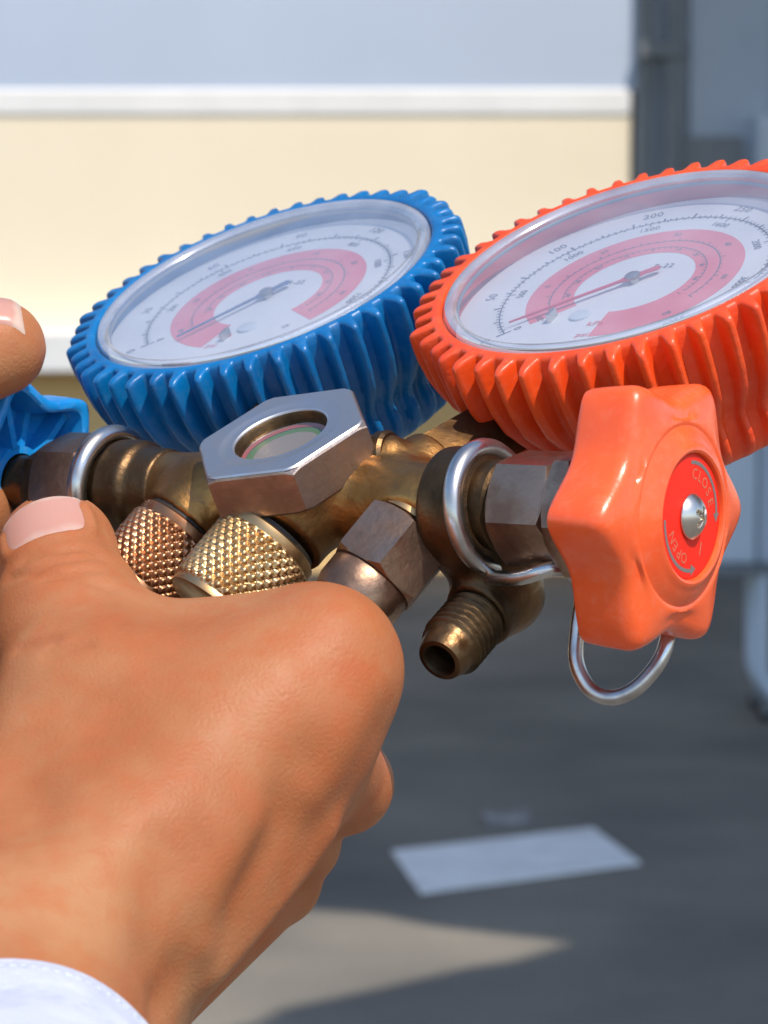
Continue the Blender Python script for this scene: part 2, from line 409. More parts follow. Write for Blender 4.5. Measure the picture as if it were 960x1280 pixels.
# ---- grey shed
M_shed = mat('grey_blue_steel', (0.24, 0.27, 0.31), 0.5); vary(M_shed, (0.36, 0.42, 0.50), (0.44, 0.50, 0.59), 1.5, 5, 0.3, 0.7)
M_shedd = mat('dark_steel', (0.10, 0.105, 0.11), 0.5); vary(M_shedd, (0.15, 0.165, 0.18), (0.20, 0.215, 0.23), 3, 5)
M_shedl = mat('light_grey_steel', (0.38, 0.42, 0.48), 0.5); vary(M_shedl, (0.46, 0.53, 0.61), (0.54, 0.60, 0.68), 3, 5)
YS = 12.56
shed = empty('grey_shed', Matrix.Translation(((792 - 480) / F_PX * YS, YS, 0)))
tag(shed, 'grey blue steel shed with a downpipe at its corner beside the cream building', 'shed')
def sx(px): return (px - 792) / F_PX * YS
def sz(py): return bz(py, YS)
wbox('wall_panel', (0, 0.06, -0.02), (sx(858), 2.4, 3.4), M_shed, shed)
wbox('wall_panel', (sx(858) + 0.004, 0.04, -0.02), (sx(960), 2.4, 3.4), M_shed, shed)
wbox('wall_panel', (sx(960) + 0.004, 0.06, -0.02), (3.2, 2.4, 3.4), M_shed, shed)
wbox('roof', (-0.08, -0.02, 3.4), (3.3, 2.5, 3.48), M_shedd, shed)
mb = MB(); mb.add(*lathe((sx(838), 0.0, 0), (0, 0, 1), [(0.05, 0.045), (3.35, 0.045)], 16, cap=(True, True))); mb.build('downpipe', M_shedd, shed, 35, 1.0)
wbox('pipe_clamp', (sx(795), -0.055, sz(76)), (sx(852), 0.06, sz(56)), M_shedd, shed)
wbox('corner_post', (sx(793), 0.0, 0), (sx(812), 0.06, 3.4), M_shedd, shed)
wbox('vent', (sx(848), 0.0, sz(230)), (sx(925), 0.05, sz(172)), M_shedd, shed)
wbox('meter_box', (sx(940), -0.12, sz(215)), (sx(985), 0.05, sz(148)), M_shedl, shed)
# ---- trolley
YT = 8.6
tr = empty('trolley', Matrix.Translation(((965 - 480) / F_PX * YT, YT, 0)))
tag(tr, 'light grey steel trolley with a rounded tube frame at the right edge of the yard', 'trolley')
def tx(px): return (px - 965) / F_PX * YT
def tz(py): return bz(py, YT)
wbox('cabinet', (tx(896), 0.05, tz(708)), (tx(951), 0.5, tz(400)), M_shedl, tr, 0.01)
wbox('door', (tx(953), 0.06, tz(708)), (tx(1120), 0.5, tz(400)), M_shed, tr, 0.01)
wbox('base_plate', (tx(893), 0.03, tz(722)), (tx(1122), 0.52, tz(709)), M_shedd, tr, 0.004)
fz0, fz1 = tz(876), tz(722)
for y in (0.06, 0.3):
    path = [(tx(960), y, fz1), (tx(960), y, fz0 + 0.12), (tx(963), y, fz0 + 0.05), (tx(971), y, fz0 + 0.012), (tx(980), y, fz0), (tx(1040), y, fz0), (tx(1085), y, fz0 + 0.012), (tx(1095), y, fz0 + 0.05), (tx(1098), y, fz0 + 0.12), (tx(1098), y, fz1)]
    mb = MB(); mb.add(*tube(path, 0.02, 12, 5)); mb.build('tube_frame', M_shedl, tr, 40, 1.0)
    for px in (966, 1078):
        rw = (fz0 - 0.026) / 2 - 0.004
        w = MB(); w.add(*lathe((tx(px), y - 0.018, rw), (0, 1, 0), [(0, rw * 0.4), (0, rw * 0.93), (0.004, rw), (0.032, rw), (0.036, rw * 0.93), (0.036, rw * 0.4)], 24, cap=(True, True)))
        wo = w.build('wheel', M_hole, tr, 35, 1.0)
        wbox('fork', (tx(px) - 0.012, y - 0.024, rw), (tx(px) + 0.012, y + 0.024, fz0 - 0.02), M_shedd, wo, 0.002)
# ---- added unseen sheet on posts, outlined to throw the yard's shade and sunlit wedge
M_caster = mat('shade_sheet', (0.42, 0.43, 0.44), 0.6)
HC = 4.5
shift = Vector((SUN.x / SUN.z * HC, SUN.y / SUN.z * HC))
def up_(p): return (p[0] + shift.x, p[1] + shift.y)
g1, g2, g3 = gpt(250, 1129), gpt(742, 1196), gpt(400, 1284)
e1 = Vector(g1) - Vector(g2); e1.normalize(); e3 = Vector(g3) - Vector(g2); e3.normalize()
pA = Vector(g2) + e1 * 4.2; pB = Vector(g2); pC = Vector(g2) + e3 * 1.5
def ragged(a, b, n, amp):
    d = b - a; nrm = Vector((-d.y, d.x)).normalized()
    return [a + d * ((i + 0.5 * random.random()) / n) + nrm * random.uniform(-amp, amp) for i in range(1, n)]
poly = [pA] + ragged(pA, pB, 20, 0.035) + [pB] + ragged(pB, pC, 10, 0.035) + [pC, (pC[0] + 3.5, pC[1] - 0.3), (6.5, 6.0), (6.5, 14.7), (-0.13, 14.7), (1.125, 12.56), (-6.0, 12.50)]
cn = slab('shade_caster', [up_(p) for p in poly], HC, HC + 0.08, M_caster); cn['kind'] = 'structure'
for (x, y) in ((6.3, 4.2), (6.3, 11.0), (-3.6, 6.5), (-3.6, 8.9)):
    po = wbox('caster_post', (x - 0.06, y - 0.06, 0), (x + 0.06, y + 0.06, HC - 0.002), M_shedd, cn)

# ================================================================== GAUGE MANIFOLD
Mm = np.eye(4); Mm[:3, :3] = R_C @ R_M; Mm[:3, 3] = R_C @ (T_M * 0.001) + np.array([0, 0, CAM_H])
man = empty('gauge_manifold', Matrix(Mm.tolist()))
tag(man, 'brass refrigerant manifold with blue and red booted pressure gauges held over the hand', 'gauge manifold')
def cax(a): return -12.7 - 0.052 * a
UB = np.array([1, 0, -0.052]); UB /= np.linalg.norm(UB)

# ---- body casting
PD = np.array([-0.33, -0.885, -0.325]); PD /= np.linalg.norm(PD)      # the way the hose ports point
N1, N2, N3 = np.array([-20.7, -7.5, -14.2]), np.array([0.6, -10.0, -14.6]), np.array([25.6, -3.2, -16.2])
def f_body(Q):
    d = sd_cyl(Q, (-38, 0, cax(-38)), (36, 0, cax(36)), 7.0)
    d = smin(d, sd_cyl(Q, (1.2, 0, -16), (1.2, 0, -7.2), 9.5, 12.6), 4)
    d = smin(d, sd_cyl(Q, (-17.5, 0, -11.5), N1, 8.3), 3)
    d = smin(d, sd_cyl(Q, (2.5, 0, -11.5), N2, 9.0), 4)
    d = smin(d, sd_cyl(Q, (26, 0, -15), N3, 7.4), 3)
    d = smin(d, sd_cyl(Q, (17, 0, -14), (20.5, 13, -14.2), 7.6, 6.4), 3)
    d = smin(d, sd_cyl(Q, (-15, 0, -12), (-19, 13, -12), 7.2, 6.4), 3)
    d = smin(d, sd_cone(Q, (13.5, 5, -8.5), (17, 6, -8.8), 4.4, 4.2), 1.0)
    return d
V, Q = nets(f_body, (-44, -15, -44), (50, 18, -2), 0.5)
body = mesh_obj('manifold_body', relax(V, Q, 2, 0.4), Q, M_brass, man, None)
def f_valve(Q):
    d = sd_cyl(Q, (30.5, 0, cax(31)), (38.5, 0, cax(38)), 9.7, rnd=1.2)
    d = smin(d, sd_cone(Q, (35, 0, -16), (36.5, -1, -31), 8.8, 7.2), 4)
    return smin(d, sd_cyl(Q, (36.5, 0, -30.5), (36.2, -9.5, -30.5), 6.1), 2.5)
V, Q = nets(f_valve, (20, -15, -44), (50, 14, 0), 0.5)
mesh_obj('valve_body', relax(V, Q, 2, 0.4), Q, M_brassd, man, None)  # darker brass than the casting: dark reflections put into the colour
def f_valve2(Q):
    d = sd_cyl(Q, (-40, 0, cax(-40)), (-33.5, 0, cax(-33)), 8.9, rnd=1.0)
    return smin(d, sd_cyl(Q, (-35, 0, cax(-35)), (-28, 0, cax(-28)), 7.9, 7.5, rnd=0.6), 1.0)
V, Q = nets(f_valve2, (-44, -12, -24), (-24, 12, 2), 0.5)
mesh_obj('valve_body', relax(V, Q, 2, 0.4), Q, M_brassd, man, None)

# ---- sight glass nut
mb = MB(); mb.add(*hexpr((1.2, 0, 0), (0, 0, 1), -8.2, 0, 28.6, math.radians(40.5), 11.2, up=(0, -1, 0), cf=1.1))
nut = mb.build('sight_glass_nut', M_nutside, man, 22)
mb = MB(); mb.add(*lathe((1.2, 0, 0), (0, 0, 1), [(0.03, 11.3), (0.0, 13.9), (-0.3, 14.0)], 72))
# upper face, sky reflection put into its paler colour: annulus that follows the hexagon
th = np.arange(144) / 144 * 2 * PI
rh = 14.25 / np.cos(((th - math.radians(40.5) + PI / 6) % (PI / 3)) - PI / 6)
rr = np.minimum(rh, 15.95) * 0.985
rows = [np.stack([1.2 + r_ * np.cos(th), r_ * np.sin(th), np.full(144, z_)], 1) for r_, z_ in ((8.35, -0.5), (8.45, -0.1), (8.7, 0.1), (10.4, 0.16), (10.8, 0.32), (11.4, 0.36), (rr - 0.3, 0.36), (rr, 0.05))]
rows = [r if r.shape == (144, 3) else r for r in rows]
mesh_obj('nut_face', np.concatenate(rows), grid_faces(8, 144), M_nutface, nut, 30)
mb = MB(); mb.add(*lathe((1.2, 0, 0), (0, 0, 1), [(-6.0, 8.05), (-0.9, 8.05), (-0.3, 8.4)], 72)); mb.build('nut_bore', M_brassd, nut)
mb = MB(); mb.add(*lathe((1.2, 0, 0), (0, 0, 1), [(-3.0, 7.4), (-3.0, 6.8), (-3.1, 6.0)], 72)); mb.build('indicator_ring', M_sgreen, nut)
mb = MB(); mb.add(*lathe((1.2, 0, 0), (0, 0, 1), [(-2.6, 8.05), (-2.9, 7.35)], 72)); mb.build('indicator_ring', M_sred, nut)
mb = MB(); mb.add(*lathe((1.2, 0, 0), (0, 0, 1), [(-3.1, 6.05), (-3.3, 3), (-3.35, 0.02)], 48)); mb.build('indicator_disc', M_sight, nut)
mb = MB(); mb.add(*lathe((1.2, 0, 0), (0, 0, 1), [(-1.5, 8.0), (-1.2, 6), (-1.05, 3), (-1.0, 0.02)], 64)); mb.build('sight_glass', M_sglass, nut)

# ---- knurled caps
def knurl(name, o, L, r, m, N=30, hgt=0.62, mid=None):
    seg = N * 8; rows = int(L / (2 * PI * r / N) * 8)
    prof = []; 
    prof += [(0.0, r * 0.55), (0.0, r - 0.9), (0.35, r - 0.45), (1.7, r - 0.45)]
    body_rows = []
    zs = np.linspace(1.9, L - 1.6, rows)
    prof += [(z, r) for z in zs]; prof += [(L - 1.4, r - 0.45), (L - 0.4, r - 0.5), (L, r - 1.1), (L, 0.02)]
    p = 2 * PI * r / N
    def rf(th, z, rr):
        if rr != r: return np.full(len(th), rr)
        u = th * N / (2 * PI); v = z / p * 0.85
        t1 = np.abs(((u + v) % 1) - 0.5) * 2; t2 = np.abs(((u - v) % 1) - 0.5) * 2
        e = min(1, (z - 1.9) / 0.6, (L - 1.6 - z) / 0.6)
        return r - 0.55 + hgt * np.clip(np.minimum(t1, t2) * 1.7, 0, 1) * max(e, 0)
    mb = MB(); mb.add(*lathe(o, PD, prof, seg, rf))
    return mb.build(name, m, man, 50)
knurl('knurled_cap', N1 + PD * 0.8, 15.0, 9.0, M_copper)['label'] = 'coppery knurled cap beside the thumb'
knurl('knurled_cap', N2 + PD * 0.8, 16.5, 9.4, M_gold)['label'] = 'brass yellow knurled cap below the sight glass nut'
for o_, r in ((N1, 7.6), (N2, 7.9)):
    mb = MB(); mb.add(*lathe(o_ - PD * 0.1, PD, [(0, r), (1.0, r)], 48)); mb.build('gap_shade_band', M_hole, man)  # shade of the gap put in as a near-black band
# ---- hexagon hose nut
hx0 = N3
mb = MB(); mb.add(*lathe(hx0, PD, [(-0.3, 5), (-0.3, 7.0), (0.2, 7.3), (1.2, 7.3), (1.5, 6.8), (1.5, 5)], 48)); mb.build('collar', M_gold, man)
mb = MB(); mb.add(*hexpr(hx0, PD, 1.7, 12.4, 15.4, math.radians(10), 3)); hn = mb.build('hose_nut', M_bronze, man, 22)
mb = MB(); mb.add(*lathe(hx0, PD, [(12.3, 7.1), (13.0, 7.5), (16.5, 7.5), (18.6, 7.0), (19.6, 5.8), (20.0, 3.8), (20.0, 0.02)], 48)); mb.build('nut_barrel', M_bronze, hn)
# ---- open threaded port
def rf_thread(th, z, rr):
    if rr != 5.2: return np.full(len(th), rr)
    return rr + 0.36 * np.cos(2 * PI * z / 1.45 + th)
prof = [(0.0, 5.6)] + [(z, 5.2) for z in np.arange(0.6, 9.4, 0.18)] + [(9.7, 4.7), (10.2, 4.5), (11.0, 4.5), (12.6, 4.0), (13.0, 3.8), (13.1, 3.0), (12.7, 2.7), (6.0, 2.6), (6.0, 0.02)]
mb = MB(); mb.add(*lathe((36.2, -9.2, -30.5), (0, -1, 0), prof, 48, rf_thread)); pt = mb.build('open_port', M_brassd, man, 50)
mb = MB(); mb.add(*lathe((36.2, -9.2, -30.5), (0, -1, 0), [(8.0, 2.55), (7.9, 0.02)], 24)); mb.build('port_bore', M_hole, pt)
# ---- end plug beside the sight nut
mb = MB(); mb.add(*lathe((13.0, 5.5, -8.5), (1, 0.1, 0.05), [(3.0, 4.5), (4.6, 4.5), (5.2, 4.0), (5.2, 0.02)], 36)); mb.build('end_plug', M_brassd, man)
# ---- gauge stems
def stem(p0, p1, name='gauge_stem'):
    ax = np.subtract(p1, p0); L = np.linalg.norm(ax)
    mb = MB(); mb.add(*hexpr(p0, ax, 0, L, 11.0, 0, 0)); return mb.build(name, M_brass, man, 22)
stem((20, 11.5, -14.2), (27, 34, -16.5)); stem((-18.5, 11.5, -12), (-26, 34, -14.5))
# ---- valve bodies, right and left
def at_a(a): return np.array([a, 0, cax(a)])
O0 = at_a(0)
def seglathe(name, prof, m, parent=man, ang=35, **k):
    mb = MB(); mb.add(*lathe(O0, UB, prof, k.pop('seg', 64), **k)); return mb.build(name, m, parent, ang)
vb = seglathe('valve_neck', [(38.2, 5), (38.2, 7.4), (38.8, 7.8), (42.0, 7.8), (42.5, 7.2), (45.0, 7.2)], M_brassd)
mb = MB(); mb.add(*hexpr(O0, UB, 43.6, 54.5, 17.2, math.radians(12), 3)); mb.build('valve_nut', M_bronze, man, 22)
mb = MB(); mb.add(*hexpr(O0, UB, 54.8, 59.2, 19.4, math.radians(12), 3)); mb.build('packing_nut', M_bronze, man, 22)
seglathe('valve_spindle', [(58.5, 5.2), (66, 5.2)], M_steel)
seglathe('valve_neck', [(-45.0, 7.2), (-42.5, 7.2), (-42.0, 7.8), (-39.0, 7.8), (-38.4, 6)], M_brassd)
mb = MB(); mb.add(*hexpr(O0, UB, -54.5, -44.0, 17.2, math.radians(20), 3)); mb.build('valve_nut', M_bronze, man, 22)
mb = MB(); mb.add(*hexpr(O0, UB, -58.5, -54.8, 13.0, math.radians(20), 3)); mb.build('packing_nut', M_brassd, man, 22)
seglathe('valve_spindle', [(-72, 5.2), (-58, 5.2)], M_brassd)
# ---- wire hook: a ring round each valve neck and a drooping loop
def ring_path(a, R, tilt_b=0, tilt_c=0, n=16, cc=0):
    th = np.arange(n) / n * 2 * PI
    c0 = at_a(a) + np.array([0, 0, cc])
    return np.stack([c0[0] + tilt_b * R * np.cos(th) + tilt_c * R * np.sin(th), R * np.cos(th), c0[2] + R * np.sin(th)], 1)
mb = MB(); mb.add(*tube(ring_path(-41.5, 9.8, 0.05, 0.05), 1.75, 16, 5, True)); mb.build('wire_ring', M_steel, man, 60)
rp = ring_path(39.0, 9.9, 0.0, -0.12, 16, -0.3)
mb = MB(); mb.add(*tube(rp, 1.75, 16, 5, True))
mb.build('wire_ring', M_steel, man, 60)
hook = [loc(612, 722, 462), loc(650, 722, 455), loc(690, 711, 452), loc(716, 716, 455), loc(727, 745, 458), loc(722, 790, 458), loc(721, 830, 457), loc(738, 862, 456), loc(765, 872, 455), loc(795, 860, 454), loc(822, 830, 454), loc(834, 800, 455), loc(838, 760, 458), loc(832, 715, 462)]
mb = MB(); mb.add(*tube(hook, 1.3, 14, 8)); mb.build('wire_hook', M_steel, man, 60)

# ---- valve knobs
def knob(sgn, a_back, m, phase, label):
    def lob(th): 
        w = (np.sqrt(np.sin(3 * (th - phase)) ** 2 + 0.05) - 0.2236) / 0.801
        return (23.6 if sgn > 0 else 21.7) - 5.0 * w
    rows = [(0.0, 0.84, 1, -0.0), (0.0, 0.925, 1, 0), (0.35, 0.955, 1, 0), (1.2, 0.97, 1, 0), (4, 0.985, 1, 0), (8.0, 1.0, 1, 0), (8.9, 0.997, 1, 0), (9.7, 0.985, 1, 0), (10.4, 0.962, 1, 0), (10.9, 0.93, 1, 0), (11.25, 0.88, 1, 0), (11.45, 0.83, 1, 0)]
    seg = 192; th = np.arange(seg) / seg * 2 * PI
    o = at_a(a_back); ax = UB * sgn
    ex = np.array([0, 1, 0]); ez = np.cross(UB, ex)
    V = []
    def row(r, h): V.append(o + h * ax + r[:, None] * (np.cos(th)[:, None] * ex + np.sin(th)[:, None] * ez))
    full = np.full(seg, 1.0)
    row(lob(th) * 0.80, 7.6); row(lob(th) * 0.83, 0.4); row(lob(th) * 0.86, 0.0)
    for h, k, _, _ in rows[1:]: row(lob(th) * k, h)
    for t, h in ((0.35, 11.75), (0.7, 12.0)): row(lob(th) * 0.83 * (1 - t) + 15.2 * t, h)
    for r, h in ((15.2, 12.15), (14.8, 12.15), (14.4, 12.0), (14.0, 12.2), (13.4, 12.65), (12.2, 13.2), (11.4, 13.6), (11.0, 13.9), (10.6, 14.0), (10.2, 13.8), (10.05, 13.3), (10.0, 13.0), (6, 13.0), (0.02, 13.0)): row(full * r, h)
    fs = grid_faces(len(V), seg); n0 = 0
    if sgn < 0: fs = [q[::-1] for q in fs]
    mb = MB(); mb.add(np.concatenate(V), fs)
    # hollow underside: floor, hub and webs
    W_ = []
    for r, h in ((lob(th) * 0.80, 7.6), (full * 7.5, 7.6), (full * 7.0, 4.0), (full * 5.6, 3.8), (full * 5.4, 7)): W_.append(o + h * ax + r[:, None] * (np.cos(th)[:, None] * ex + np.sin(th)[:, None] * ez))
    mb.add(np.concatenate(W_), grid_faces(5, seg))
    k = mb.build('valve_knob', m, man, 40); k['label'] = label
    for i in range(12):
        t = i / 12 * 2 * PI + phase
        rad = np.cos(t) * ex + np.sin(t) * ez; tan = -np.sin(t) * ex + np.cos(t) * ez
        r1 = (lob(np.array([t]))[0]) * 0.81
        c8 = [o + rad * r + tan * w + ax * h for h in (3.6 + 1.6 * (i % 2), 7.8) for r, w in ((6.8, -0.7), (r1, -0.7), (r1, 0.7), (6.8, 0.7))]
        mesh_obj('web', c8, [[3, 2, 1, 0], [4, 5, 6, 7], [0, 1, 5, 4], [1, 2, 6, 5], [2, 3, 7, 6], [3, 0, 4, 7]], m, k, 30)
    return k, o, ax, ex, ez
kr, o_, ax_, ex_, ez_ = knob(1, 63.2, M_redk, math.radians(31), 'orange red lobed knob nearest the camera')
kb, *_ = knob(-1, -60.0, M_bluek, math.radians(16), 'blue lobed knob above the thumb')
# label plate on the orange knob
mb = MB(); mb.add(*lathe(o_, ax_, [(13.05, 9.95), (13.25, 9.8), (13.3, 9.2), (13.3, 0.02)], 72)); lp = mb.build('label_plate', M_label, kr)
hl = 13.34
def lab(r, t): return o_ + ax_ * hl + r * (np.cos(t) * ex_ + np.sin(t) * ez_)
# seen from outside: ex_ points up-right and away, angles run anticlockwise
def arc(mb, r0, r1, t0, t1, n=28):
    ts = np.linspace(t0, t1, n); V = [lab(r0, t) for t in ts] + [lab(r1, t) for t in ts]
    mb.add(V, [[i, i + 1, n + i + 1, n + i] for i in range(n - 1)])
D2 = math.radians
mb = MB()
arc(mb, 8.3, 8.9, D2(62), D2(-28)); arc(mb, 8.3, 8.9, D2(152), D2(242))
for t, s in ((D2(-28), -1), (D2(242), 1)):
    mb.add([lab(7.6, t), lab(9.4, t), lab(8.55, t + s * 0.18)], [[0, 1, 2]])
mb.build('label_arcs', M_prt, lp, None)
mb = MB()
for word, t0, dt, sz_ in (('CLOSE', 52, -16, 2.5), ('OPEN', 222, -15, 2.5)):
    for i, ch in enumerate(word):
        t = D2(t0 + i * dt); rad = np.cos(t) * ex_ + np.sin(t) * ez_; tan = np.sin(t) * ex_ - np.cos(t) * ez_
        put_text(mb, ch, sz_, lab(6.7, t), tan, rad)
put_text(mb, '1', 3.2, lab(6.3, D2(-88)), ex_ * 0.7 - ez_ * 0.7, ex_ * 0.7 + ez_ * 0.7)
mb.build('label_lettering', M_prt2, lp, None)
# screw: domed head with a cross recess
so_ = o_ + ax_ * 13.3
xx, yy, zz = ex_ * math.cos(0.5) + ez_ * math.sin(0.5), -ex_ * math.sin(0.5) + ez_ * math.cos(0.5), ax_
def f_screw(Qp):
    x, y, z = Qp[..., 0], Qp[..., 1], Qp[..., 2]
    dome = np.sqrt(x * x + y * y + (z + 2.2) ** 2) - 4.5
    d = np.maximum(np.maximum(dome, -z), np.sqrt(x * x + y * y) - 3.7)
    def bx_(p, q, w, l): return np.maximum(np.maximum(np.abs(p) - l, np.abs(q) - w), 0.9 - z)
    taper = 0.36 + 0.1 * (z - 1)
    return np.maximum(d, -np.minimum(bx_(x, y, taper, 1.75), bx_(y, x, taper, 1.75)))
V, Q = nets(f_screw, (-4.2, -4.2, -0.3), (4.2, 4.2, 2.8), 0.14)
V = so_ + V[:, :1] * xx + V[:, 1:2] * yy + V[:, 2:] * zz
mesh_obj('screw', V, Q, M_screw, kr, 40)

# ---- pressure gauges
def gauge(a0, b0, c0, r0, m_boot, dial_c, band, needle_deg, needle_len, m_need, outer, inner, innermost, label, seedv):
    O = np.array([a0, b0, c0]); N = 48
    g_prof = [(-31.4, 24), (-30.6, 25), (-8, 33.0), (-7.5, 33.8)]
    mb = MB(); mb.add(*lathe(O, (0, 0, 1), g_prof, 72, cap=(True, False)))
    g = mb.build('pressure_gauge', M_brassd, man); g['label'] = label
    r_ = np.random.default_rng(seedv); amp = 1 + 0.10 * r_.standard_normal(N); ph = r_.standard_normal(N) * 0.10
    wav = r_.standard_normal(N)
    keys = np.array([  # along the axis: height, valley radius, rib height
        (-35.6, 28.6, 0), (-34.6, 30.2, .25), (-33, 31.2, 1.2), (-30.5, 31.9, 2.1), (-27.5, 32.2, 2.2), (-24.5, 32.2, 1.6), (-22.5, 32.8, 1.5), (-20, 34.0, 2.0), (-16, 35.3, 3.1), (-11, 36.2, 3.6), (-6, 36.6, 3.8), (-3.0, 36.8, 3.7), (-1.5, 36.8, 3.7), (-0.7, 36.7, 3.7), (-0.2, 36.6, 3.4), (0.15, 36.4, 2.7), (0.36, 36.2, 1.0)])
    keys[:, 0] = np.where(keys[:, 0] < -3, -3 + (keys[:, 0] + 3) * 0.85, keys[:, 0])
    zs = np.concatenate([np.linspace(-30.6, -4, 40), np.linspace(-3.4, 0.36, 16)])
    rv = np.interp(zs, keys[:, 0], keys[:, 1]); hh = np.interp(zs, keys[:, 0], keys[:, 2])
    seg = N * 14; th = np.arange(seg) / seg * 2 * PI; x, y, z = np.array([1, 0, 0]), np.array([0, 1, 0]), np.array([0, 0, 1])
    ki = (np.floor(th / (2 * PI) * N + 0.5).astype(int)) % N
    rows = []
    def row(r, h): rows.append(O + h * z + r[:, None] * (np.cos(th)[:, None] * x + np.sin(th)[:, None] * y))
    row(np.full(seg, 25.0), -31.0)
    for zz_, r, h in zip(zs, rv, hh):
        shiftp = ph[ki] + 0.22 * np.sin((zz_ + 24) * 0.16 + wav[ki]) * (zz_ < -14) * min(1, (-14 - zz_) / 8 if zz_ < -14 else 0)
        c = np.cos(N * th + shiftp)
        rib = np.clip((0.5 + 0.5 * c - 0.40) / 0.52, 0, 1); rib = rib * rib * (3 - 2 * rib); rib = rib * (0.9 + 0.1 * c)
        row(r + h * rib * amp[ki], zz_)
    for r, h in ((36.0, 0.42), (35.6, 0.5), (35.2, 0.5), (34.8, 0.35), (34.55, 0.15), (34.45, -0.2), (34.4, -1.2), (34.2, -9)): row(np.full(seg, r + (r0 - 34)), h)
    mesh_obj('rubber_boot', np.concatenate(rows), grid_faces(len(rows), seg), m_boot, g, 70)
    # clear lens cup
    rl = r0 + 0.05
    mb = MB(); mb.add(*lathe(O, (0, 0, 1), [(-0.9, rl + 0.1), (0.3, rl), (0.8, rl - 0.4), (0.95, rl - 1.0), (0.85, rl - 1.7), (0.45, rl - 2.2), (0.2, rl - 2.4)], 96)); mb.build('lens_rim', M_rim, g)
    mb = MB(); mb.add(*lathe(O, (0, 0, 1), [(0.2, rl - 2.35), (0.45, 22), (0.62, 10), (0.66, 0.02)], 96)); mb.build('lens', M_glass, g)
    mb = MB(); mb.add(*lathe(O, (0, 0, 1), [(-0.6, rl - 2.1), (-0.45, rl - 2.35), (-0.7, rl - 2.6), (-1.1, rl - 2.5)], 96)); mb.build('seal_ring', M_shedd, g)
    dc = dial_c - c0
    mb = MB(); mb.add(*lathe(O, (0, 0, 1), [(dc - 0.6, 33.6), (dc, 33.2), (dc, 0.02)], 96)); mb.build('dial_face', M_dial, g)
    def pt(r, deg, dz): return O + np.array([r * math.cos(D2(deg)), r * math.sin(D2(deg)), dc + dz])
    n = 90; ts = np.linspace(band[0], band[1], n)
    mb = MB(); mb.add([pt(11.2, t, 0.04) for t in ts] + [pt(20.2, t, 0.04) for t in ts], [[i, i + 1, n + i + 1, n + i] for i in range(n - 1)]); mb.build('red_band', M_band, g, None)
    mb = MB()
    def ring(r0_, r1_, t0, t1, k=120):
        tt = np.linspace(t0, t1, k)
        mb.add([pt(r0_, t, 0.08) for t in tt] + [pt(r1_, t, 0.08) for t in tt], [[i, i + 1, k + i + 1, k + i] for i in range(k - 1)])
    def tick(r0_, r1_, t, w=0.14):
        e = math.degrees(w / ((r0_ + r1_) / 2))
        mb.add([pt(r0_, t - e, 0.09), pt(r1_, t - e, 0.09), pt(r1_, t + e, 0.09), pt(r0_, t + e, 0.09)], [[0, 1, 2, 3]])
    T0, T1 = 225.0, -45.0
    ring(24.9, 25.15, T0, T1)
    ring(15.6, 15.8, T0, -25); ring(13.2, 13.35, 205, -20)
    for i in range(101):
        t = T0 + (T1 - T0) * i / 100; L = 1.5 if i % 10 == 0 else (1.0 if i % 5 == 0 else 0.6)
        tick(25.1, 25.1 + L, t, 0.13 if i % 5 else 0.2)
    for i in range(71):
        t = T0 + (T1 - T0) * i / 70; L = 1.3 if i % 10 == 0 else 0.6
        tick(25.0 - L, 25.0, t, 0.12)
    for i in range(46):
        t = 222 + (-25 - 222) * i / 45; tick(15.7, 15.7 + (1.0 if i % 5 == 0 else 0.5), t, 0.1); tick(13.3 - 0.7, 13.3, t, 0.09) if i > 3 else None
    for vals, r, sz in ((outer, 28.6, 2.7), (inner, 22.4, 2.1), (innermost, 18.1, 1.7)):
        for k, sv in enumerate(vals):
            t = T0 + (T1 - T0) * k / (len(vals) - 1)
            rad = np.array([math.cos(D2(t)), math.sin(D2(t)), 0]); tan = np.array([math.sin(D2(t)), -math.cos(D2(t)), 0])
            put_text(mb, sv, sz, pt(r, t, 0.1), tan, rad)
    for k in range(9):
        t = 200 - k * 25; rad = np.array([math.cos(D2(t)), math.sin(D2(t)), 0]); tan = np.array([math.sin(D2(t)), -math.cos(D2(t)), 0])
        put_text(mb, str(-40 + 10 * k), 1.3, pt(12.3, t, 0.1), tan, rad)
    put_text(mb, 'R-22', 2.2, pt(6.5, 60, 0.1), np.array([1, 0, 0]), np.array([0, 1, 0]))
    mb.build('scale_print', M_ink, g, None)
    mb = MB(); put_text(mb, 'kPa', 2.4, pt(15.5, -90, 0.1), np.array([1, 0, 0]), np.array([0, 1, 0])); put_text(mb, 'psi', 2.2, pt(19.5, -92, 0.1), np.array([1, 0, 0]), np.array([0, 1, 0])); mb.build('unit_print', M_inkr, g, None)
    # needle, tapered bar with counterweight
    hz = 0.9
    d = np.array([math.cos(D2(needle_deg)), math.sin(D2(needle_deg)), 0]); p = np.array([-d[1], d[0], 0])
    Oc = O + np.array([0, 0, dc])
    V = []
    for s, w in ((needle_len, 0.1), (needle_len - 3, 0.22), (2.5, 0.42), (0, 1.3), (-2, 0.6), (-4.5, 0.75), (-5.2, 0.4)):
        for sg in (-1, 1):
            for zz_ in (hz, hz + 0.3): V.append(Oc + d * s + p * w * sg + np.array([0, 0, zz_]))
    fs = []
    for i in range(6):
        q = 4 * i; r = q + 4
        fs += [[q + 1, q + 3, r + 3, r + 1], [q, r, r + 2, q + 2], [q, q + 1, r + 1, r], [q + 2, r + 2, r + 3, q + 3]]
    fs += [[0, 2, 3, 1], [24, 25, 27, 26]]
    nd = mesh_obj('needle', V, fs, m_need, g, 30)
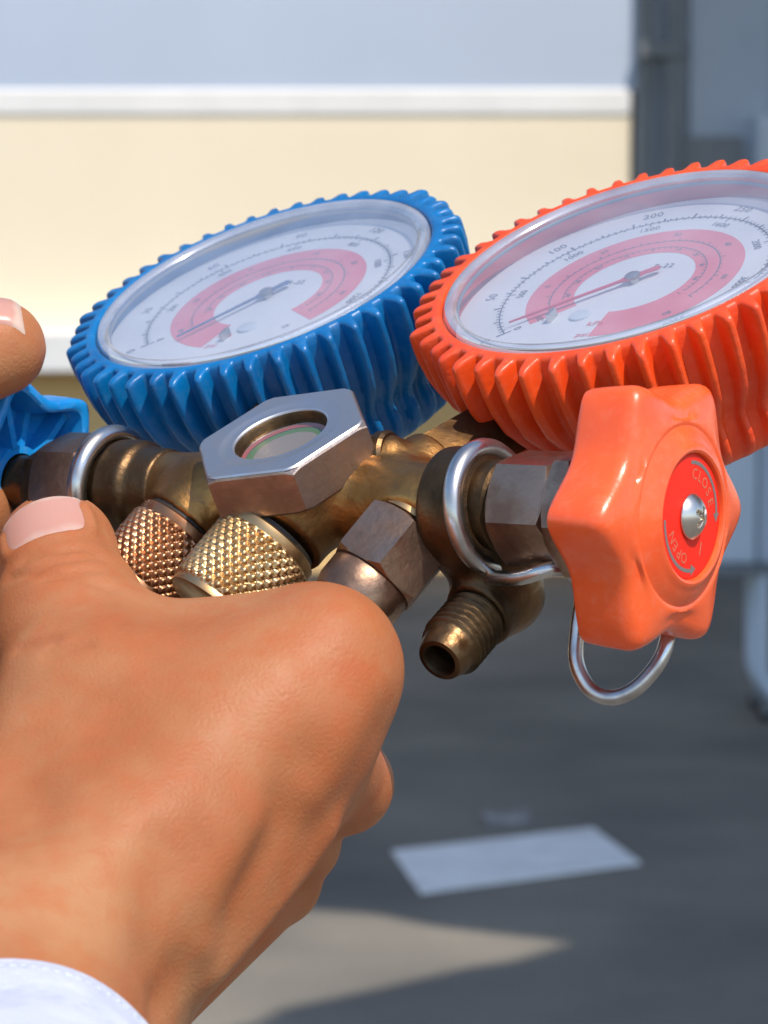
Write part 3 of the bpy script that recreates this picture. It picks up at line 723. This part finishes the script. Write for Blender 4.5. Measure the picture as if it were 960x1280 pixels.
    mb = MB(); mb.add(*lathe(Oc, (0, 0, 1), [(0.0, 1.0), (0.8, 1.0), (1.1, 1.5), (1.5, 1.4), (1.8, 0.8), (1.85, 0.02)], 32)); mb.build('needle_hub', M_steel, nd)
    # adjusting screw
    mb = MB(); mb.add(*lathe(pt(13.2, -75 if a0 < 0 else -112, 0), (0, 0, 1), [(0.05, 2.0), (0.35, 1.9), (0.45, 1.5), (0.45, 0.02)], 32)); mb.build('adjusting_screw', M_shedl, g)
    mb = MB(); q0 = pt(16.5, -87 if a0 < 0 else -128, 0); mb.add(*boxv(q0 + np.array([-0.35, -1.4, 0.02]), q0 + np.array([0.35, 1.4, 1.6]))); mb.build('stop_pin', M_steel, g)
    return g
gauge(-41.1, 57.9, 1.0, 34.0, M_blue, -2.4, (-32, 262), -122, 20.0, M_needb,
      ['0', '30', '60', '90', '120', '150', '180', '200'], ['0', '200', '400', '600', '800', '1000', '1200', '1400'], ['-40', '-20', '0', '10', '20', '30', '40'], 'blue booted gauge', 3)
gauge(41.1, 57.9, 1.0, 34.0, M_red, -3.6, (-88, 226), -139, 23.5, M_needr,
      ['0', '50', '100', '200', '250', '350', '430', '500'], ['0', '500', '1000', '1500', '1600', '2000', '3000', '3500'], ['-20', '0', '20', '30', '40', '60', '80'], 'orange red booted gauge', 8)

# ================================================================== HANDS
M_skin = mat('skin', (0.60, 0.27, 0.15), 0.45)
def skin():
    m = M_skin; b = P(m)
    tc = nn(m, 'ShaderNodeTexCoord')
    def noise(sc, det): 
        a = nn(m, 'ShaderNodeTexNoise'); a.inputs['Scale'].default_value = sc; a.inputs['Detail'].default_value = det
        lk(m, tc.outputs['Object'], a.inputs['Vector']); return a.outputs['Fac']
    r = nn(m, 'ShaderNodeValToRGB'); e = r.color_ramp.elements; e[0].position, e[1].position = 0.34, 0.66
    e[0].color = (0.325, 0.108, 0.038, 1); e[1].color = (0.40, 0.188, 0.084, 1)
    lk(m, noise(42, 6), r.inputs['Fac'])
    r2 = nn(m, 'ShaderNodeValToRGB'); e = r2.color_ramp.elements; e[0].position, e[1].position = 0.42, 0.75
    e[0].color = (0, 0, 0, 1); e[1].color = (0.55, 0.55, 0.55, 1); lk(m, noise(210, 4), r2.inputs['Fac'])
    at = nn(m, 'ShaderNodeAttribute', attribute_name='blush')
    ad = nn(m, 'ShaderNodeMath', operation='ADD', use_clamp=True); lk(m, at.outputs['Fac'], ad.inputs[0]); lk(m, r2.outputs[0], ad.inputs[1])
    mx = nn(m, 'ShaderNodeMix', data_type='RGBA'); lk(m, ad.outputs[0], mx.inputs[0]); lk(m, r.outputs[0], mx.inputs[6]); mx.inputs[7].default_value = (0.385, 0.108, 0.036, 1)
    lk(m, mx.outputs[2], b.inputs['Base Color'])
    b.inputs['Subsurface Weight'].default_value = 0.3
    b.inputs['Subsurface Radius'].default_value = (1.0, 0.28, 0.12)
    b.inputs['Subsurface Scale'].default_value = 0.0025
    b.inputs['Specular IOR Level'].default_value = 0.25
    mr = nn(m, 'ShaderNodeMapRange'); mr.inputs[3].default_value = 0.6; mr.inputs[4].default_value = 0.42; lk(m, noise(300, 4), mr.inputs[0]); lk(m, mr.outputs[0], b.inputs['Roughness'])
skin(); bump(M_skin, 1000, 0.00018, 0.45, kind='voronoi'); bump(M_skin, 1700, 0.00018, 0.45, 2); bump(M_skin, 230, 0.0003, 0.35, 4)
M_nail = mat('nail', (0.56, 0.29, 0.24), 0.3)
def nailmat():
    m = M_nail; b = P(m); at = nn(m, 'ShaderNodeAttribute', attribute_name='along')
    tc = nn(m, 'ShaderNodeTexCoord'); no = nn(m, 'ShaderNodeTexNoise'); no.inputs['Scale'].default_value = 240; lk(m, tc.outputs['Object'], no.inputs['Vector'])
    ma = nn(m, 'ShaderNodeMath', operation='MULTIPLY_ADD'); ma.inputs[1].default_value = 0.5; ma.inputs[2].default_value = 0.38
    m2 = nn(m, 'ShaderNodeMath', operation='MULTIPLY_ADD'); m2.inputs[1].default_value = 0.22
    lk(m, at.outputs['Fac'], ma.inputs[0]); lk(m, no.outputs['Fac'], m2.inputs[0]); lk(m, ma.outputs[0], m2.inputs[2])
    r = nn(m, 'ShaderNodeValToRGB'); e = r.color_ramp.elements
    e[0].position = 0.0; e[0].color = (0.46, 0.25, 0.18, 1); e[1].position = 1.0; e[1].color = (0.56, 0.40, 0.32, 1)
    for p_, c_ in ((0.12, (0.55, 0.35, 0.28, 1)), (0.3, (0.49, 0.245, 0.185, 1)), (0.88, (0.49, 0.255, 0.20, 1)), (0.96, (0.55, 0.385, 0.31, 1))):
        k = e.new(p_); k.color = c_
    lk(m, m2.outputs[0], r.inputs['Fac']); lk(m, r.outputs[0], b.inputs['Base Color'])
    b.inputs['Subsurface Weight'].default_value = 0.2; b.inputs['Subsurface Scale'].default_value = 0.002
nailmat(); bump(M_nail, 500, 0.0001, 0.4)
M_cuff = mat('white_cloth', (0.74, 0.77, 0.84), 0.85); vary(M_cuff, (0.47, 0.515, 0.62), (0.56, 0.605, 0.72), 120, 5); bump(M_cuff, 700, 0.0006, 0.8); bump(M_cuff, 60, 0.002, 0.6)

WR = cpt(40, 1290, 405)                                    # wrist
Mh = np.eye(4); Mh[:3, :3] = R_C; Mh[:3, 3] = R_C @ (WR * 0.001) + np.array([0, 0, CAM_H])
per = empty('person', Matrix(Mh.tolist()))
tag(per, 'person in white sleeves gripping the brass manifold, only the hands in view', 'person')

C = cpt
def chain(Qp, pts, k=None, d=None):
    for (p, r), (q, s) in zip(pts[:-1], pts[1:]):
        e = sd_cone(Qp, p, q, r, s)
        d = e if d is None else (np.minimum(d, e) if not k else smin(d, e, k))
    return d
IDX = [(C(403, 834, 447), 11.0), (C(420, 852, 480), 8.8), (C(352, 812, 500), 7.8), (C(296, 800, 492), 7.2)]
MID = [(C(376, 926, 450), 10.2), (C(428, 980, 474), 8.2), (C(352, 940, 494), 7.8), (C(300, 915, 486), 7.3)]
RNG = [(C(338, 1006, 463), 9.6), (C(370, 1052, 478), 7.2), (C(300, 1030, 490), 7.0), (C(255, 1005, 480), 6.8)]
PNK = [(C(284, 1086, 473), 8.8), (C(350, 1106, 481), 6.0), (C(285, 1085, 488), 5.8), (C(240, 1070, 478), 5.6)]
THB = [(C(35, 1130, 424), 17.0), (C(105, 880, 446), 13.6), (C(86, 765, 467), 11.9), (C(72, 690, 480), 10.3)]
WI, WU = C(5, 1235, 406), C(84, 1292, 433)
def f_hand(Qp):
    d = sd_cone(Qp, WI, IDX[0][0], 16.5, 11.2)
    d = smin(d, sd_cone(Qp, 0.6 * WI + 0.4 * WU, MID[0][0], 16.0, 10.2), 12)
    d = smin(d, sd_cone(Qp, 0.3 * WI + 0.7 * WU, RNG[0][0], 14.4, 9.4), 10)
    d = smin(d, sd_cone(Qp, WU, PNK[0][0], 13.0, 8.6), 7)
    d = smin(d, sd_cone(Qp, C(60, 1200, 420), C(300, 960, 446), 15.5, 12.0), 14)
    d = smin(d, sd_cone(Qp, C(200, 1010, 452), C(320, 930, 460), 15, 12), 8)       # palm
    d = smin(d, sd_cone(Qp, C(348, 1098, 481), C(150, 1262, 450), 7.2, 9.6), 2.5)  # outer edge of the hand
    d = smin(d, sd_cone(Qp, C(392, 1030, 459), C(262, 1188, 441), 3.0, 3.4), 6)    # edge ridge
    d = smin(d, sd_cone(Qp, WI, C(0, 1440, 362), 16.5, 13.0), 12)
    d = smin(d, sd_cone(Qp, WU, C(30, 1450, 366), 13.5, 13.0), 10)
    d = smin(d, sd_cone(Qp, C(10, 1440, 362), C(-60, 1900, 250), 16, 24), 8)
    # thumb and web
    t = sd_cone(Qp, THB[0][0], THB[1][0], 17, 13.4)
    t = smin(t, sd_cone(Qp, THB[1][0], THB[2][0], 13.4, 11.7), 4)
    t = smin(t, sd_cone(Qp, C(92, 800, 461), C(88, 768, 467), 13.0, 12.2), 3)
    t = smin(t, sd_cone(Qp, THB[2][0], THB[3][0], 10.9, 10.3), 1.6)
    d = smin(d, t, 8)
    d = smin(d, sd_cone(Qp, C(165, 846, 456), C(385, 827, 453), 12.0, 11.8), 8)
    d = smin(d, sd_cone(Qp, C(190, 900, 440), C(350, 880, 440), 11.0, 11.0), 12)
    # fingers: proximal segments join the knuckles, the rest stay apart
    for fg, k in ((IDX, 5), (MID, 3.5), (RNG, 2.5), (PNK, 2.0)):
        f = chain(Qp, fg, 2.5)
        d = smin(d, f, k)
    # knuckle swellings and tendon ridges
    d = smin(d, sd_cone(Qp, C(415, 812, 441), C(422, 835, 442), 7.5, 7.5), 6)
    # hollows between the hand bones, and the creases over the thumb joint
    def smax_cut(d, a, b, r, k): return -smin(-d, sd_cone(Qp, a, b, r, r), k)
    line = lambda q_, c_, r: chain(q_, [(p_, r) for p_ in c_])
    cut = lambda r, k: (lambda d_, q_, c_: -smin(-d_, line(q_, c_, r), k))
    add = lambda r, k: (lambda d_, q_, c_: smin(d_, line(q_, c_, r), k))
    for lst, op in ((HOLLOWS, cut(0.3, 9.0)), (RIDGES, add(0.5, 8.0)), (CREASES, cut(0.55, 1.5)), (FOLDS, add(0.75, 1.6))):
        if not lst: continue
        for c_ in lst:
            P_ = np.array(c_); l_, h_ = P_.min(0) - 9, P_.max(0) + 9
            m_ = ((Qp > l_) & (Qp < h_)).all(-1)
            if m_.any(): d[m_] = op(d[m_], Qp[m_], c_)
    return d
CREASES, FOLDS, HOLLOWS, RIDGES = [], [], [], []
def surf(px, py, f):
    d0 = C(px, py, 1.0); D = 380.0
    for _ in range(60):
        D += float(np.clip(f((d0 * D).astype(np.float32)[None, None])[0, 0], -3, 3)) * 0.8
    return d0 * D
def on_skin(pts, sink):                                    # a line laid on the skin, sunk or lifted by some mm
    q = [surf(x, y, f_hand) for x, y in pts]
    q = [p * (1 + sink / np.linalg.norm(p)) for p in q]
    return q
_h = [on_skin(((402, 962), (384, 1000), (362, 1038), (325, 1095), (290, 1143), (255, 1190), (215, 1250)), -3.9),
      on_skin(((225, 1060), (214, 1110), (206, 1180)), -4.0), on_skin(((20, 930), (32, 970), (40, 1010)), -3.8)]
_r = [on_skin(((398, 1040), (370, 1082), (340, 1120), (300, 1168), (262, 1210)), 3.0), on_skin(((440, 860), (424, 895), (405, 930), (375, 980)), 4.0),
      on_skin(((290, 1030), (276, 1065), (262, 1100), (240, 1170)), 3.8)]
HOLLOWS += _h; RIDGES += _r
lo = np.array([-120, -150, -515.]); hi = np.array([8, 2, -330.])
def hand_mesh(name, f, lo, hi, h, blush_pts):
    V, Q = nets(f, lo, hi, h); V = relax(V, Q, 3, 0.5)
    o = mesh_obj(name, V - WR, Q, M_skin, per, None)
    at = o.data.attributes.new('blush', 'FLOAT', 'POINT')
    w = np.zeros(len(V))
    for p, r, s in blush_pts: w = np.maximum(w, s * np.exp(-((V - p) ** 2).sum(1) / (2 * r * r)))
    at.data.foreach_set('value', w.astype(np.float32))
    return o
def nail_grid(f, ctr, axis, normal, length, width, lift=0.3):
    """curved plate laid on the surface f; axis points to the finger tip"""
    ax = axis / np.linalg.norm(axis); nr = normal - ax * (normal @ ax); nr /= np.linalg.norm(nr); sd = np.cross(ax, nr)
    nu, nv = 22, 22; P0 = []
    for i in range(nu):
        u = i / (nu - 1) * 2 - 1
        for j in range(nv):
            v = j / (nv - 1) * 2 - 1
            # squircle outline, rounder at the cuticle
            uu = u * math.sqrt(1 - 0.42 * v * v) if u < 0 else u * math.sqrt(1 - 0.22 * v * v)
            vv = v * math.sqrt(1 - 0.30 * u * u)
            a_ = vv * 1.12
            P0.append(ctr + ax * uu * length / 2 + sd * math.sin(a_) * width / 2 + nr * (math.cos(a_) - 1) * width / 2 * 0.9)
    P0 = np.array(P0); p = P0 + nr * 6
    dirs = np.repeat(-nr[None], len(p), 0)
    for _ in range(40):
        dd = f(p.astype(np.float32)[None])[0]; p = p + dirs * np.clip(dd - lift, -1, 1)[:, None] * 0.8
    return p, nr, nu, nv
def nail(f, ctr, axis, normal, length, width, parent, lift=0.3):
    top, nr, nu, nv = nail_grid(f, ctr, axis, normal, length, width, lift)
    cen = (np.arange(nu * nv)); u_ = np.repeat(np.linspace(-1, 1, nu), nv); v_ = np.tile(np.linspace(-1, 1, nv), nu)
    e = np.maximum(np.abs(u_), np.abs(v_)); top = top - nr * (np.clip((e - 0.8) / 0.2, 0, 1) ** 2 * (lift + 0.15))[:, None]
    V = np.concatenate([top, top - nr * 1.0]); n = nu * nv
    fs = []
    for i in range(nu - 1):
        for j in range(nv - 1):
            q = [i * nv + j, i * nv + j + 1, (i + 1) * nv + j + 1, (i + 1) * nv + j]
            fs.append(q); fs.append([k + n for k in q[::-1]])
    rim = [j for j in range(nv)] + [i * nv + nv - 1 for i in range(1, nu)] + [(nu - 1) * nv + j for j in range(nv - 2, -1, -1)] + [i * nv for i in range(nu - 2, 0, -1)]
    for k in range(len(rim)): a, b = rim[k], rim[(k + 1) % len(rim)]; fs.append([b, a, a + n, b + n])
    o = mesh_obj('fingernail', V - WR, fs, M_nail, parent, 60)
    at = o.data.attributes.new('along', 'FLOAT', 'POINT')
    ed = np.tile(u_ - 0.10 * (1 - v_ ** 2) * 0 + 0.16 * v_ ** 2 * (u_ > 0), 2).astype(np.float32)
    at.data.foreach_set('value', ed)
    return o
_cr = []
for pts in (((28, 700), (70, 688), (118, 686)), ((40, 712), (84, 699), (128, 697)), ((58, 722), (92, 712), (120, 712)), ((22, 812), (70, 796)), ((60, 818), (110, 806)), ((10, 722), (50, 716), (100, 722), (140, 736))):
    q = [surf(x, y, f_hand) for x, y in pts]
    _cr.append(q)
_nl = nail_grid(f_hand, C(58, 664, 472), THB[3][0] - THB[2][0] + np.array([-1.0, 0, 0]), np.array([-0.10, 0.8, 0.62]), 13.5, 17.0, 0.15)[0]
nv_ = 22
edge_ = [_nl[k * nv_] for k in range(16, -1, -4)] + [_nl[k] for k in range(3, nv_ - 1, 3)] + [_nl[k * nv_ + nv_ - 1] for k in range(0, 17, 4)]
CREASES += _cr; FOLDS.append(edge_)
def f_base(Qp):
    keep = FOLDS[:]; FOLDS.clear(); d = f_hand(Qp); FOLDS.extend(keep); return d
hand = hand_mesh('hand', f_hand, lo, hi, 0.75,
    [(C(440, 850, 438), 15, 0.6), (C(430, 950, 442), 14, 0.6), (C(360, 1050, 448), 16, 0.7), (C(450, 990, 465), 10, 0.7), (C(290, 1130, 455), 18, 0.7), (C(72, 650, 472), 12, 0.4), (C(90, 730, 458), 9, 0.35)])

tip_ax = THB[3][0] - THB[2][0]
nail(f_base, C(58, 664, 472), tip_ax + np.array([-1.0, 0, 0]), np.array([-0.10, 0.8, 0.62]), 13.5, 17.0, hand)

# ---- cuff and sleeve
def ringpts(c, ax, r1, r2, n=72, wob=0.0, up=(0, 1, 0)):
    x, y, z = frame(ax, up); th = np.arange(n) / n * 2 * PI
    rr = 1 + wob * np.sin(3 * th + 1) + wob * 0.6 * np.sin(7 * th)
    return c + (rr * r1 * np.cos(th))[:, None] * x + (rr * r2 * np.sin(th))[:, None] * y
fa = C(-60, 1900, 250) - C(20, 1400, 372); fa /= np.linalg.norm(fa)
c0 = C(10, 1398, 381)
rows = []
for d_, k in ((5, 20.8), (0.6, 21.2), (-0.3, 21.7), (-0.4, 22.3), (0.4, 22.8), (2, 23.1), (3.2, 22.9), (4, 23.2), (12, 23.8), (20, 24.4), (24, 24.0), (26, 24.6), (40, 26), (55, 27.5), (80, 30), (110, 33), (150, 37)):
    rows.append(ringpts(c0 + fa * d_, fa, k * 1.02, k * 0.98, 96, 0.006 + 0.0002 * d_))
mesh_obj('sleeve', np.concatenate(rows) - WR, grid_faces(len(rows), 96), M_cuff, per, 60)

mb = MB()
rs = ringpts(c0 + fa * 7.5, fa, 23.55 * 1.02, 23.55 * 0.98, 300, 0.006)
for i in range(0, 300, 3):
    a_, b_ = rs[i], rs[(i + 2) % 300]
    mb.add(*tube([a_ - WR, (a_ + b_) / 2 * 1.0005 - WR, b_ - WR], 0.16, 6, 2))
mb.build('stitching', M_cuff, per, 60)
# ---- the other hand, turning the blue knob (mostly outside the frame)
TI = [(C(-3, 435, 506), 8.8), (C(-100, 470, 500), 9.6), (C(-250, 560, 490), 10.4)]
LH = C(-330, 760, 470)
def f_left(Qp):
    d = chain(Qp, TI, 4)
    d = smin(d, sd_cone(Qp, TI[2][0], LH, 12, 17), 6)
    th = chain(Qp, [(C(-40, 640, 520), 8.5), (C(-150, 690, 510), 10), (C(-270, 790, 480), 12.5), (LH + np.array([0, -15, 10]), 17)], 5)
    d = smin(d, th, 5)
    for i, (dx, dy, dz) in enumerate(((0, 6, -16), (-4, 8, -34), (-8, 4, -50))):
        k0 = TI[2][0] + np.array([dx, dy, dz]) * np.array([1, 1, 1])
        fg = [(LH + np.array([-3, 0, dz * 0.8]), 14), (k0, 10), (k0 + np.array([15, -8, -4]), 8.8), (k0 + np.array([18, -26, 0]), 8.0), (k0 + np.array([4, -34, 3]), 7.4)]
        d = smin(d, chain(Qp, fg, 3), 2.5)
    d = smin(d, sd_cone(Qp, LH, C(-620, 1200, 400), 20, 24), 10)
    return d
h2 = hand_mesh('hand', f_left, np.array([-170, -90, -590.]), np.array([-50, 50, -385.]), 1.1, [(C(30, 430, 520), 9, 0.4)])
nail(f_left, C(-15, 390, 503), np.array([1.0, 0.36, -0.05]), np.array([-0.34, 0.92, 0.22]), 11.5, 12.0, h2)
c1 = C(-560, 1120, 412); fb = C(-900, 1700, 300) - c1; fb /= np.linalg.norm(fb)
rows = [ringpts(c1 + fb * d_, fb, k, k, 64, 0.008) for d_, k in ((4, 26), (0.5, 26.2), (-0.2, 27), (0.4, 27.8), (4, 28), (20, 29), (60, 32), (140, 40))]
mesh_obj('sleeve', np.concatenate(rows) - WR, grid_faces(len(rows), 64), M_cuff, per, 60)
